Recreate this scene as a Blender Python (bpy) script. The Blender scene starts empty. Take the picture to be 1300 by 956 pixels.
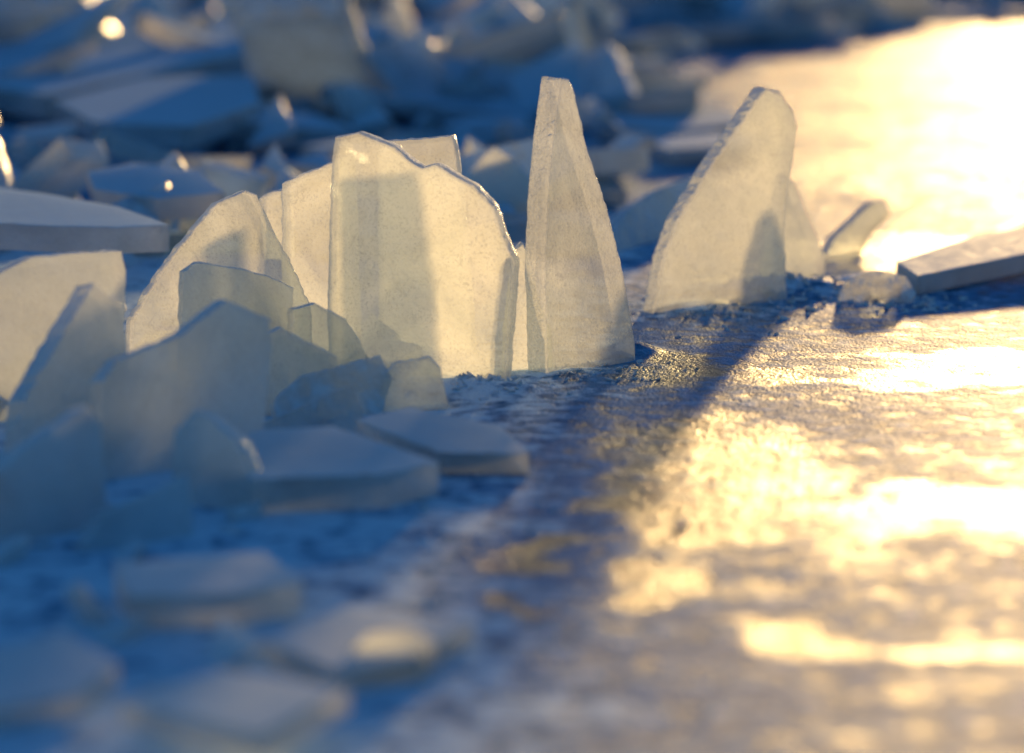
import bpy, bmesh, math, random
from mathutils import Vector, noise, Matrix
random.seed(7)
sc=bpy.context.scene
sc.view_settings.view_transform='Standard'
sc.view_settings.look='None'
sc.view_settings.exposure=0
# ---------------------------------------------------------------- camera
F=3611.0; H=0.627; P=math.radians(10)
cd=bpy.data.cameras.new("camera"); cam=bpy.data.objects.new("camera",cd)
sc.collection.objects.link(cam); sc.camera=cam
cam.location=(0,0,H); cam.rotation_euler=(math.pi/2-P,0,0)
cd.lens=100; cd.sensor_width=36; cd.clip_end=5000; cd.clip_start=0.05
cd.dof.use_dof=True; cd.dof.focus_distance=3.74; cd.dof.aperture_fstop=2.2
C=Vector((0,0,H))
FW=Vector((0,math.cos(P),-math.sin(P))); UP=Vector((0,math.sin(P),math.cos(P))); RT=Vector((1,0,0))
def sight(a,b): return FW+RT*((a-650)/F)-UP*((b-478)/F)
def G(a,b,z=0.0):
    d=sight(a,b); return C+d*((z-H)/d.z)
# ---------------------------------------------------------------- light
AZ=math.radians(11.5); EL=math.radians(8)
sd=Vector((math.sin(AZ)*math.cos(EL),math.cos(AZ)*math.cos(EL),math.sin(EL)))
sl=bpy.data.lights.new("sun","SUN"); so=bpy.data.objects.new("sun",sl); sc.collection.objects.link(so)
sl.energy=5; sl.angle=math.radians(2.6); sl.color=(1.0,0.63,0.25)
so.rotation_euler=sd.to_track_quat('Z','Y').to_euler(); so.location=(3,8,4)
w=bpy.data.worlds.new("World"); sc.world=w; w.use_nodes=True
nt=w.node_tree; bg=nt.nodes["Background"]
sky=nt.nodes.new("ShaderNodeTexSky"); sky.sky_type='NISHITA'; sky.sun_disc=False
sky.sun_elevation=EL; sky.sun_rotation=AZ; sky.air_density=1.5; sky.dust_density=0.3; sky.ozone_density=7.0
nt.links.new(sky.outputs[0],bg.inputs[0]); bg.inputs[1].default_value=0.15
# ---------------------------------------------------------------- materials
def N(nt,t,**k):
    n=nt.nodes.new(t)
    for a,b in k.items():
        if a.startswith('i_'):
            n.inputs[a[2:].replace('_',' ')].default_value=b
        else: setattr(n,a,b)
    return n
def ramp(nt,src,a,b,lo=0.0,hi=1.0):
    m=nt.nodes.new("ShaderNodeMapRange"); m.inputs[1].default_value=a; m.inputs[2].default_value=b
    m.inputs[3].default_value=lo; m.inputs[4].default_value=hi
    nt.links.new(src,m.inputs[0]); return m.outputs[0]
def mth(nt,op,a,b=None):
    m=nt.nodes.new("ShaderNodeMath"); m.operation=op
    for i,v in enumerate((a,b)):
        if v is None: continue
        if isinstance(v,(int,float)): m.inputs[i].default_value=v
        else: nt.links.new(v,m.inputs[i])
    return m.outputs[0]
def mixc(nt,f,a,b):
    m=nt.nodes.new("ShaderNodeMix"); m.data_type='RGBA'
    if isinstance(f,(int,float)): m.inputs[0].default_value=f
    else: nt.links.new(f,m.inputs[0])
    for i,v in ((6,a),(7,b)):
        if isinstance(v,tuple): m.inputs[i].default_value=(*v,1)
        else: nt.links.new(v,m.inputs[i])
    return m.outputs[2]
def ice_mat(name,refl,trans,T,rough,bump,snowc,clear=0.0,gr=0.4,cloud=0.8,cracks=False):
    """cloudy ice: scatter back / scatter through / clear share + surface reflection; settled snow on faces that look up"""
    m=bpy.data.materials.new(name); m.use_nodes=True; nt=m.node_tree; L=nt.links
    nt.nodes.remove(nt.nodes["Principled BSDF"]); out=nt.nodes["Material Output"]
    tc=N(nt,"ShaderNodeTexCoord"); ge=N(nt,"ShaderNodeNewGeometry"); co=tc.outputs["Object"]
    n1=N(nt,"ShaderNodeTexNoise",i_Scale=8.0,i_Detail=4.0,i_Distortion=0.8); L.new(co,n1.inputs["Vector"])
    n2=N(nt,"ShaderNodeTexNoise",i_Scale=260.0,i_Detail=2.0,i_Roughness=0.8); L.new(co,n2.inputs["Vector"])
    n4=N(nt,"ShaderNodeTexNoise",i_Scale=45.0,i_Detail=3.0); L.new(co,n4.inputs["Vector"])
    sep=N(nt,"ShaderNodeSeparateXYZ"); L.new(ge.outputs["True Normal"],sep.inputs[0])
    up=mth(nt,'ADD',sep.outputs[2],mth(nt,'MULTIPLY',mth(nt,'SUBTRACT',n4.outputs[0],0.5),0.8))
    up=mth(nt,'MULTIPLY',up,mth(nt,'SUBTRACT',1.0,ge.outputs["Backfacing"]))
    sn=ramp(nt,up,0.40,0.62)
    # frost grains gather in loose patches
    grain=mth(nt,'MULTIPLY',ramp(nt,n2.outputs[0],0.50,0.64),ramp(nt,n4.outputs[0],0.35,0.6,0.35,1.0))
    if cracks:
        mp=N(nt,"ShaderNodeMapping"); mp.inputs["Rotation"].default_value=(0.4,0.7,0.3); mp.inputs["Scale"].default_value=(1,1,0.45)
        ad=N(nt,"ShaderNodeVectorMath",operation='ADD'); L.new(co,ad.inputs[0])
        sc_=N(nt,"ShaderNodeVectorMath",operation='SCALE'); sc_.inputs["Scale"].default_value=0.05; L.new(n1.outputs["Color"],sc_.inputs[0]); L.new(sc_.outputs[0],ad.inputs[1])
        L.new(ad.outputs[0],mp.inputs[0])
        vo=N(nt,"ShaderNodeTexVoronoi",feature='DISTANCE_TO_EDGE',i_Scale=11.0); L.new(mp.outputs[0],vo.inputs["Vector"])
        ck=mth(nt,'MULTIPLY',ramp(nt,vo.outputs["Distance"],0.0,0.018,1.0,0.0),ramp(nt,n4.outputs[0],0.48,0.62))
        grain=mth(nt,'MAXIMUM',grain,ck)
    rc=mixc(nt,ramp(nt,n1.outputs[0],0.35,0.65),tuple(c*0.6 for c in refl),refl)
    rc=mixc(nt,mth(nt,'MULTIPLY',grain,gr),rc,(0.85,0.9,0.93))
    rc=mixc(nt,sn,rc,snowc)
    tcx=mixc(nt,ramp(nt,n1.outputs[0],0.3,0.7),tuple(c*cloud for c in trans),trans)
    tcx=mixc(nt,mth(nt,'MULTIPLY',grain,gr),tcx,(0.40,0.40,0.40))
    h=mth(nt,'ADD',mth(nt,'MULTIPLY',n2.outputs[0],bump),mth(nt,'ADD',mth(nt,'MULTIPLY',n1.outputs[0],2.0),mth(nt,'MULTIPLY',n4.outputs[0],bump*1.5)))
    bp=N(nt,"ShaderNodeBump",i_Strength=0.8,i_Distance=0.0014); L.new(h,bp.inputs["Height"]); nb=bp.outputs[0]
    d=N(nt,"ShaderNodeBsdfDiffuse"); L.new(rc,d.inputs[0]); L.new(nb,d.inputs["Normal"])
    t=N(nt,"ShaderNodeBsdfTranslucent"); L.new(tcx,t.inputs[0]); L.new(nb,t.inputs["Normal"])
    mx=N(nt,"ShaderNodeMixShader"); L.new(ramp(nt,sn,0,1,T,0.35),mx.inputs[0]); L.new(d.outputs[0],mx.inputs[1]); L.new(t.outputs[0],mx.inputs[2])
    body=mx.outputs[0]
    if clear>0:
        tp=N(nt,"ShaderNodeBsdfTransparent"); tp.inputs[0].default_value=(0.93,0.98,0.98,1)
        m3=N(nt,"ShaderNodeMixShader")
        cf=mth(nt,'MULTIPLY',ramp(nt,n1.outputs[0],0.35,0.7,clear*1.25,clear*0.7),mth(nt,'SUBTRACT',1.0,sn))
        L.new(cf,m3.inputs[0]); L.new(body,m3.inputs[1]); L.new(tp.outputs[0],m3.inputs[2]); body=m3.outputs[0]
    g=N(nt,"ShaderNodeBsdfGlossy",distribution='GGX'); g.inputs["Color"].default_value=(0.95,0.97,1,1)
    L.new(mth(nt,'ADD',ramp(nt,n4.outputs[0],0.3,0.7,rough,rough+0.15),mth(nt,'MULTIPLY',sn,0.3)),g.inputs["Roughness"]); L.new(nb,g.inputs["Normal"])
    fr=N(nt,"ShaderNodeFresnel",i_IOR=1.38); L.new(nb,fr.inputs["Normal"])
    ff=mth(nt,'MULTIPLY',fr.outputs[0],mth(nt,'SUBTRACT',1.0,ge.outputs["Backfacing"]))
    ff=mth(nt,'MULTIPLY',ff,ramp(nt,sn,0,1,1.0,0.25))
    m2=N(nt,"ShaderNodeMixShader"); L.new(ff,m2.inputs[0]); L.new(body,m2.inputs[1]); L.new(g.outputs[0],m2.inputs[2])
    L.new(m2.outputs[0],out.inputs[0])
    return m
SN=(0.76,0.90,0.99)
M_face=ice_mat("ice_face",(0.22,0.48,0.68),(0.99,0.98,0.90),0.90,0.13,1.1,SN,0.50,0.6,0.72,True)
M_edge=ice_mat("ice_edge_frost",(0.74,0.88,0.97),(1.0,0.99,0.95),0.78,0.24,3.2,SN,0.34,0.5)
M_left=ice_mat("cloudy_ice_face",(0.34,0.62,0.82),(0.95,0.97,0.92),0.74,0.2,1.0,SN,0.26)
M_sface=ice_mat("small_ice_face",(0.45,0.70,0.88),(0.92,0.95,0.93),0.64,0.2,1.0,SN,0)
M_chip=ice_mat("ice_chip",(0.85,0.93,0.98),(0.95,0.97,0.97),0.35,0.2,1.0,(0.90,0.96,1.0),0)
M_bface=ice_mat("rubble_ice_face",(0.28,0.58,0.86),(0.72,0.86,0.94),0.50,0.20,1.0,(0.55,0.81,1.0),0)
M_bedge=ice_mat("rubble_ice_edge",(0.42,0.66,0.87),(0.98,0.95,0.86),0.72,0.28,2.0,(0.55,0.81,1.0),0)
LM=(M_left,M_edge)
# ---------------------------------------------------------------- ground shape
def sm(a,b,x):
    t=max(0,min(1,(x-a)/(b-a))); return t*t*(3-2*t)
RX=[(0,-0.25),(2.2,-0.15),(3.0,-0.22),(3.6,-0.10),(4.3,0.03),(5.0,0.14),(6.4,0.36),(7.5,0.40),(9,0.35),(10.5,0.8),(12,1.7),(14,2.9),(16,4.0),(30,8)]
def rx(y):
    for (a,b),(c,d) in zip(RX,RX[1:]):
        if a<=y<=c: return b+(d-b)*(y-a)/(c-a)
    return 8
def pile(x,y):
    e=rx(y)-x
    k=sm(0,1.6,e)*sm(5,10,y)*sm(60,25,y)
    return 0.22*k*(0.75+0.5*noise.noise(Vector((x*0.6,y*0.5,3))))
MD=[(G(a,b),p,q,h) for (a,b,p,q,h) in ((990,374,0.15,0.11,0.024),(1110,366,0.10,0.11,0.018),(880,395,0.09,0.08,0.010),(600,492,0.09,0.05,0.012),(720,475,0.1,0.05,0.006),(800,448,0.05,0.05,0.014),(1040,395,0.2,0.12,0.004))]
def mound(x,y):
    c=0
    for g,rx_,ry_,hh in MD:
        d=((x-g.x)/rx_)**2+((y-g.y)/ry_)**2
        if d<5: c+=hh*math.exp(-d*1.6)
    return c
def gh(x,y):
    z=pile(x,y)
    if y<9:
        m=mound(x,y)
        z+=m*(1+0.30*noise.noise(Vector((x*25,y*25,1)))+0.12*noise.noise(Vector((x*60,y*60,4))))+0.003*noise.noise(Vector((x*4,y*4,0)))*(1 if y<6 else 0.5)
    return z
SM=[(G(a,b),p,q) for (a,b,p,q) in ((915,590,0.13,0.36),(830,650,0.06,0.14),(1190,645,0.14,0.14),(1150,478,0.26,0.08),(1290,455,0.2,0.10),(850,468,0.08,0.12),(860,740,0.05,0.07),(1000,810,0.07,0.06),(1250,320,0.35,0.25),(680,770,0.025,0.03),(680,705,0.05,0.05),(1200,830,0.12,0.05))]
def frost_shade(x,y):
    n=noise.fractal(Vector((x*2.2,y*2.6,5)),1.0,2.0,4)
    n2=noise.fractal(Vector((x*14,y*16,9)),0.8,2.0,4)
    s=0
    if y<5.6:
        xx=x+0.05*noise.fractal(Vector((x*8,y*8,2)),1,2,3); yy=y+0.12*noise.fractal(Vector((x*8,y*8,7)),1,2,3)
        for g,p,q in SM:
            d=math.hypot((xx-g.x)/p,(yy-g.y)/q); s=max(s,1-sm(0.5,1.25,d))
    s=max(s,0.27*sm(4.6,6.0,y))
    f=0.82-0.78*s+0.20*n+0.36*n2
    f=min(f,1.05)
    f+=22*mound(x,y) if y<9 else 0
    f+=0.65*sm(-0.36,0.06,rx(y)-x)*(1-0.8*s)  # snow by the rubble, widened to lighten the shadowed ice through its colour
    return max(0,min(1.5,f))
def axis(a,b,st,far,g=1.12):
    v=[a]
    while v[-1]<b: v.append(v[-1]+st)
    s=st
    while v[-1]<far: s*=g; v.append(v[-1]+s)
    s=st; lo=[a]
    while lo[-1]>-far: s*=g; lo.append(lo[-1]-s)
    return lo[:0:-1]+v
xs=axis(-0.8,1.1,0.010,1500,1.13); ys=axis(1.8,5.0,0.012,1500,1.04)
me=bpy.data.meshes.new("frozen_lake_ice")
vs=[];fr=[]
for y in ys:
    for x in xs:
        vs.append((x,y,gh(x,y))); fr.append(frost_shade(x,y))
nx=len(xs)
fs=[(j*nx+i,j*nx+i+1,(j+1)*nx+i+1,(j+1)*nx+i) for j in range(len(ys)-1) for i in range(nx-1)]
me.from_pydata(vs,[],fs)
at=me.attributes.new("frost_shade",'FLOAT','POINT'); at.data.foreach_set("value",fr)
me.polygons.foreach_set("use_smooth",[True]*len(me.polygons))
gr=bpy.data.objects.new("frozen_lake_ice",me); sc.collection.objects.link(gr)
m=bpy.data.materials.new("lake_ice"); m.use_nodes=True; nt=m.node_tree; L=nt.links; b=nt.nodes["Principled BSDF"]
tc=N(nt,"ShaderNodeTexCoord"); co=tc.outputs["Object"]
a=N(nt,"ShaderNodeAttribute",attribute_name="frost_shade")
g1=N(nt,"ShaderNodeTexNoise",i_Scale=34.0,i_Detail=5.0,i_Roughness=0.65); L.new(co,g1.inputs["Vector"])
g2=N(nt,"ShaderNodeTexNoise",i_Scale=220.0,i_Detail=1.0,i_Roughness=0.7); L.new(co,g2.inputs["Vector"])
g3=N(nt,"ShaderNodeTexNoise",i_Scale=11.0,i_Detail=4.0); L.new(co,g3.inputs["Vector"])
fx=mth(nt,'ADD',a.outputs["Fac"],mth(nt,'MULTIPLY',mth(nt,'SUBTRACT',g1.outputs[0],0.5),2.0))
fm=ramp(nt,fx,0.10,0.80)
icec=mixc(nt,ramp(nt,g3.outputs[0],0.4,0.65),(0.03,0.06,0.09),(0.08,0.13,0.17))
snc=mixc(nt,ramp(nt,g1.outputs[0],0.35,0.65),(0.04,0.17,0.32),(0.17,0.41,0.68))  # frost tint with the blue of shaded snow put into its colour
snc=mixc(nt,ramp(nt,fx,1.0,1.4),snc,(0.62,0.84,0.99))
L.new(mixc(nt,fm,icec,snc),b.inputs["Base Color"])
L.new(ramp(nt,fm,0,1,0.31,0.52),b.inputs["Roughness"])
L.new(ramp(nt,fm,0,1,0.15,0.02),b.inputs["Specular IOR Level"])
b.inputs["IOR"].default_value=1.31
h=mth(nt,'ADD',mth(nt,'MULTIPLY',g1.outputs[0],2.1),mth(nt,'ADD',mth(nt,'MULTIPLY',g2.outputs[0],1.4),mth(nt,'MULTIPLY',g3.outputs[0],4.0)))
h=mth(nt,'ADD',h,mth(nt,'MULTIPLY',fm,0.7))
bp=N(nt,"ShaderNodeBump",i_Strength=1.0,i_Distance=0.002); L.new(h,bp.inputs["Height"]); L.new(bp.outputs[0],b.inputs["Normal"])
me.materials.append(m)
# ---------------------------------------------------------------- slab builder
def resample(pts,step,jag,seed):
    out=[]
    n=len(pts)
    for i in range(n):
        a=pts[i];b=pts[(i+1)%n]; l=math.hypot(b[0]-a[0],b[1]-a[1]); k=max(1,int(l/step))
        tx,ty=((b[0]-a[0])/max(l,1e-6),(b[1]-a[1])/max(l,1e-6))
        for j in range(k):
            t=j/k; x=a[0]+(b[0]-a[0])*t; y=a[1]+(b[1]-a[1])*t
            q=jag*noise.fractal(Vector((x*60,y*60,seed)),0.8,2.0,2) if j else 0
            out.append((x-ty*q,y+tx*q))
    return out
def slab_geo(bm,pts,O,t,u,n,thick,step,jag,seed,mi=(0,1),mid=3,rim=False):
    """pts 2-D outline in plane (O,t,u), extruded along -n"""
    ar=sum(pts[i][0]*pts[(i+1)%len(pts)][1]-pts[(i+1)%len(pts)][0]*pts[i][1] for i in range(len(pts)))
    if ar<0: pts=pts[::-1]
    r=resample(pts,step,jag*0.7,seed); k=len(r)
    nr=[]
    for i in range(k):
        a=r[i-1];c=r[(i+1)%k]; dx,dy=c[0]-a[0],c[1]-a[1]; l=math.hypot(dx,dy) or 1
        nr.append((dy/l,-dx/l))
    bv=min(0.0014,thick*0.08)
    deps=[(0,-bv),(bv,0)]+[(bv+(thick-2*bv)*i/mid,0.0005) for i in range(1,mid)]+[(thick-bv,0),(thick,-bv)]
    rings=[]
    for di,(d,o) in enumerate(deps):
        ring=[]
        for i in range(k):
            x,y=r[i]; q=o
            if 0<di<len(deps)-1: q+=jag*0.9*noise.noise(Vector((x*150,y*150,seed+d*150)))
            x+=nr[i][0]*q; y+=nr[i][1]*q
            ring.append(bm.verts.new(O+t*x+u*y-n*d))
        rings.append(ring)
    front=rings[0]
    if rim:
        # crust of frost running round the broken edge of the face
        inner=[]
        for i in range(k):
            ax=sum(nr[(i+j)%k][0] for j in range(-3,4)); ay=sum(nr[(i+j)%k][1] for j in range(-3,4)); l=math.hypot(ax,ay) or 1
            x,y=r[i]; q=-(bv+0.0024+0.0016*noise.noise(Vector((x*120,y*120,seed+7))))
            inner.append(bm.verts.new(O+t*(x+ax/l*q)+u*(y+ay/l*q)+n*0.0003))
        for i in range(k):
            f=bm.faces.new((inner[i],front[i],front[(i+1)%k],inner[(i+1)%k])); f.material_index=mi[1]
        front=inner
    f=bm.faces.new(front); f.material_index=mi[0]
    f=bm.faces.new(rings[-1][::-1]); f.material_index=mi[0]
    for j,(a,c) in enumerate(zip(rings,rings[1:])):
        for i in range(k):
            f=bm.faces.new((a[i],c[i],c[(i+1)%k],a[(i+1)%k])); f.material_index=mi[1]; f.smooth=(0<j<len(deps)-2)
def finish(bm,name,mats):
    bmesh.ops.recalc_face_normals(bm,faces=bm.faces[:])
    me=bpy.data.meshes.new(name); bm.to_mesh(me); bm.free()
    for q in mats: me.materials.append(q)
    o=bpy.data.objects.new(name,me); sc.collection.objects.link(o); return o
Z=Vector((0,0,1)); cnt=[0]
def stand(name,pts,b1,b2,lean=0,thick=0.03,mats=None,step=0.007,jag=0.0020,mid=3,rim=False):
    P1=G(*b1);P2=G(*b2); t=(P2-P1).normalized(); nh=t.cross(Z)
    if nh.y>0 and abs(nh.y)>0.05: t=-t; nh=-nh
    l=math.radians(lean); u=(Z*math.cos(l)-nh*math.sin(l)).normalized(); n=t.cross(u).normalized()
    out=[]
    for p in pts:
        d=sight(*p); q=C+d*((P1-C).dot(n)/d.dot(n)); out.append(((q-P1).dot(t),(q-P1).dot(u)))
    cnt[0]+=1
    bm=bmesh.new(); slab_geo(bm,out,P1,t,u,n,thick,step,jag,cnt[0]*3.1,(0,1),mid,rim)
    return finish(bm,name,mats or (M_face,M_edge))
def lie(name,pts,z0,ax=0,ay=0,thick=0.03,mats=None,step=0.01,jag=0.0020):
    g=G(*pts[0],z0); n=Vector((-ax,-ay,1)).normalized(); t=Vector((1,0,ax)).normalized(); u=n.cross(t)
    out=[]
    for p in pts:
        d=sight(*p); q=C+d*((g-C).dot(n)/d.dot(n)); out.append(((q-g).dot(t),(q-g).dot(u)))
    cnt[0]+=1
    bm=bmesh.new(); slab_geo(bm,out,g,t,u,n,thick,step,jag,cnt[0]*3.1)
    return finish(bm,name,mats or (M_sface,M_edge))
BM=(M_bface,M_bedge)
# --- focal slabs
stand("ice_slab",[(425,174),(455,168),(500,186),(522,205),(536,213),(553,208),(600,235),(626,262),(638,300),(652,330),(650,380),(645,430),(640,500),(560,520),(420,520),(415,400),(418,300),(421,200)],(420,472),(640,484),2,0.026,None,0.005,0.0014,3,True)
stand("ice_slab",[(357,233),(380,222),(402,214),(440,196),(450,480),(357,480)],(357,445),(440,452),0,0.025,None,0.006,0.0018,3,True)
stand("ice_slab",[(480,180),(500,178),(572,172),(578,195),(580,225),(590,300),(600,470),(480,470)],(480,440),(590,446),4,0.022)
stand("ice_shard",[(712,99),(723,101),(730,118),(746,190),(770,260),(790,340),(806,430),(809,475),(760,490),(694,510),(693,430),(690,340),(694,250),(702,170)],(694,478),(806,458),0,0.034,None,0.0035,0.0018,7,True)
stand("ice_shard",[(655,318),(664,309),(672,330),(684,380),(700,420),(705,500),(638,500),(644,400)],(640,473),(705,470),0,0.016)
stand("ice_shard",[(972,112),(992,118),(1008,140),(1012,160),(1006,212),(1001,240),(996,290),(998,345),(1000,400),(828,440),(830,395),(842,330),(860,280),(904,208)],(829,402),(1000,388),0,0.032,None,0.0035,0.0018,7,True)
stand("ice_shard",[(1000,222),(1010,232),(1024,268),(1038,298),(1047,328),(1048,370),(975,390),(980,290)],(985,362),(1047,352),0,0.022)
stand("ice_shard",[(1050,322),(1062,300),(1108,256),(1124,254),(1132,272),(1104,300),(1085,345),(1050,345)],(1050,328),(1090,322),10,0.020)
stand("ice_slab",[(595,228),(612,200),(628,186),(650,200),(674,226),(690,320),(590,320)],(590,296),(690,292),5,0.025)
stand("ice_slab",[(775,300),(800,262),(838,238),(880,224),(885,240),(860,290),(815,340),(780,345)],(778,322),(860,300),25,0.03,BM)
lie("ice_plate",[(1138,332),(1230,301),(1310,284),(1420,276),(1440,318),(1300,322),(1165,350)],0.036,0.03,0.02,0.030,BM)
# --- left cluster
stand("ice_slab",[(166,408),(205,342),(245,292),(276,257),(312,241),(326,247),(346,290),(378,350),(395,390),(400,500),(166,520)],(166,478),(395,462),10,0.026,None,0.006,0.0018,3,True)
stand("ice_slab",[(328,252),(345,243),(362,240),(365,330),(335,330)],(335,425),(365,428),0,0.02)
stand("ice_slab",[(-40,350),(0,346),(40,326),(110,320),(155,318),(160,345),(158,450),(150,560),(-40,600)],(-40,540),(150,520),8,0.03,LM)
stand("ice_slab",[(30,510),(70,440),(118,360),(150,380),(162,440),(160,600),(20,640)],(20,590),(160,560),10,0.028,LM)
stand("ice_slab",[(130,485),(150,457),(230,425),(288,380),(343,405),(346,440),(336,540),(334,640),(125,660),(128,520)],(125,612),(336,580),12,0.030,LM)
stand("ice_slab",[(232,345),(250,333),(300,340),(340,350),(373,366),(372,410),(380,520),(228,520)],(228,492),(380,482),6,0.02,LM)
stand("ice_slab",[(372,392),(400,384),(440,405),(464,446),(470,520),(372,520)],(372,500),(470,490),10,0.018)
stand("ice_slab",[(338,425),(356,415),(428,452),(440,540),(330,560)],(330,530),(440,515),14,0.018)
stand("ice_slab",[(350,506),(380,478),(483,450),(499,480),(480,540),(350,560)],(350,540),(480,525),30,0.014,LM)
stand("ice_slab",[(325,540),(448,486),(462,520),(450,560),(330,570)],(325,552),(450,548),25,0.014)
stand("ice_chunk",[(470,512),(484,480),(500,460),(545,452),(560,466),(570,515),(560,540),(470,540)],(470,522),(570,519),20,0.03)
# --- lying plates, foreground
lie("ice_plate",[(296,556),(330,545),(425,541),(557,586),(490,601),(318,608)],0.04,0.0,0.02,0.036)
stand("ice_chunk",[(222,545),(245,521),(262,526),(300,558),(318,606),(318,680),(226,680),(218,600)],(218,640),(318,652),15,0.03,LM)
lie("ice_plate",[(452,532),(520,517),(636,540),(672,575),(560,574)],0.030,0,0.03,0.024)
stand("ice_slab",[(-40,600),(0,598),(40,562),(112,515),(130,540),(136,640),(130,740),(-40,760)],(-40,700),(130,668),14,0.03,(M_sface,M_edge))
stand("ice_chunk",[(130,650),(200,622),(240,600),(246,660),(240,730),(110,740),(105,690)],(110,700),(240,680),22,0.03,(M_sface,M_edge))
lie("ice_plate",[(145,714),(335,700),(384,736),(300,752),(165,756)],0.035,0,0.03,0.03)
lie("ice_plate",[(335,812),(440,768),(600,788),(520,836),(430,850)],0.02,0,0.0,0.02)
stand("ice_shard",[(446,822),(470,800),(520,796),(552,812),(540,900),(450,900)],(446,866),(545,864),20,0.015)
lie("ice_plate",[(150,890),(280,848),(440,872),(330,932)],0.03,0.1,0.0,0.02)
lie("ice_plate",[(-30,830),(80,800),(150,840),(100,880),(-30,900)],0.03,0.0,0.1,0.02)
# clear chunk on mound
stand("ice_chunk",[(1066,372),(1078,352),(1110,342),(1150,350),(1164,372),(1150,392),(1066,395)],(1066,388),(1160,386),30,0.03)
# --- background heroes
stand("ice_shard",[(472,85),(482,40),(494,-5),(506,-8),(524,25),(532,90),(530,120),(475,120)],(470,98),(532,98),0,0.05,(M_sface,M_edge),0.02)
stand("ice_slab",[(430,112),(452,104),(475,125),(503,160),(508,185),(470,200),(450,170)],(440,190),(508,185),20,0.04,(M_sface,M_edge),0.02)
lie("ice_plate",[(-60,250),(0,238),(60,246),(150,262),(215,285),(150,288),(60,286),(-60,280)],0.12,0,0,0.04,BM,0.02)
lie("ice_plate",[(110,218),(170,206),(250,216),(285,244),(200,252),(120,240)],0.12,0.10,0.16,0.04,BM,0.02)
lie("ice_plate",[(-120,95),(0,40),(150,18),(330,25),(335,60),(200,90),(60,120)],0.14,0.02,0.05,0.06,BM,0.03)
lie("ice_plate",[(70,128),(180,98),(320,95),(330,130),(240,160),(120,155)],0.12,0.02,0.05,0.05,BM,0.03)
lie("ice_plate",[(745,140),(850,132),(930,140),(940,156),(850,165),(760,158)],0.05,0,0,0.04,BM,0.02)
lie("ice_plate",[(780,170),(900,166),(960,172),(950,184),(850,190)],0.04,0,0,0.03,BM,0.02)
# --- rubble masses
def rand_poly(r):
    k=random.randint(3,5); a0=random.random()*6.28; asp=random.uniform(0.45,0.9)
    return [(r*random.uniform(0.7,1.2)*math.cos(a0+i*6.283/k+random.uniform(-.4,.4)), asp*r*random.uniform(0.7,1.2)*math.sin(a0+i*6.283/k+random.uniform(-.4,.4))) for i in range(k)]
def add_rand(bm,x,y,r,tilt,th,dz=0,step=0.03,mi=(0,1)):
    az=random.random()*6.283
    R=Matrix.Rotation(random.random()*6.283,3,'Z')@Matrix.Rotation(tilt,3,'X')@Matrix.Rotation(az,3,'Z')
    t=R@Vector((1,0,0));u=R@Vector((0,1,0));n=R@Z
    O=Vector((x,y,gh(x,y)+dz+0.45*r*abs(math.sin(tilt))))
    slab_geo(bm,rand_poly(r),O,t,u,n,th,step,min(0.003,r*0.05),random.random()*50,mi)
bm=bmesh.new()
for i in range(950):
    y=4.6+ (random.random()**1.2)*13
    e=rx(y)
    x=e-0.05-random.random()**1.1*(1.2+0.42*y)
    near=y<7
    up=random.random()<0.30
    r=random.uniform(0.06,0.19) if near else random.uniform(0.12,0.45)
    if up: r=random.uniform(0.05,0.12) if near else random.uniform(0.08,0.26)
    tilt=math.radians(random.uniform(30,80) if up else abs(random.gauss(9,14)))
    add_rand(bm,x,y,r,tilt,random.uniform(0.025,0.06),random.uniform(0,0.05),0.04 if y>6 else 0.02,(2,3) if random.random()<0.10 else (0,1))
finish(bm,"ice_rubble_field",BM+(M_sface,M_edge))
bm=bmesh.new()
for i in range(170):
    y=random.uniform(1.7,4.6); x=rx(y)-0.05-random.random()*1.0
    r=random.uniform(0.02,0.06)
    add_rand(bm,x,y,r,math.radians(random.uniform(0,60)),random.uniform(0.010,0.02),0.0,0.012)
finish(bm,"ice_rubble_near",(M_sface,M_edge))
bm=bmesh.new()
def crumbs(n,a,b,sa,sb,lo,hi):
    for i in range(n):
        g=G(random.gauss(a,sa),random.gauss(b,sb)); r=random.uniform(lo,hi)*random.random()**0.7+0.002
        add_rand(bm,g.x,g.y,r,math.radians(random.uniform(0,60)),r*random.uniform(0.3,0.6),-0.2*r,0.01)
crumbs(280,1010,380,80,11,0.003,0.014); crumbs(40,1165,390,20,6,0.004,0.018); crumbs(120,600,490,40,7,0.003,0.010)
crumbs(110,760,470,50,9,0.002,0.006); crumbs(60,900,410,60,10,0.002,0.005); crumbs(50,580,640,80,40,0.003,0.007)
crumbs(24,540,820,70,40,0.005,0.016)
finish(bm,"ice_crumbs",(M_chip,M_chip))
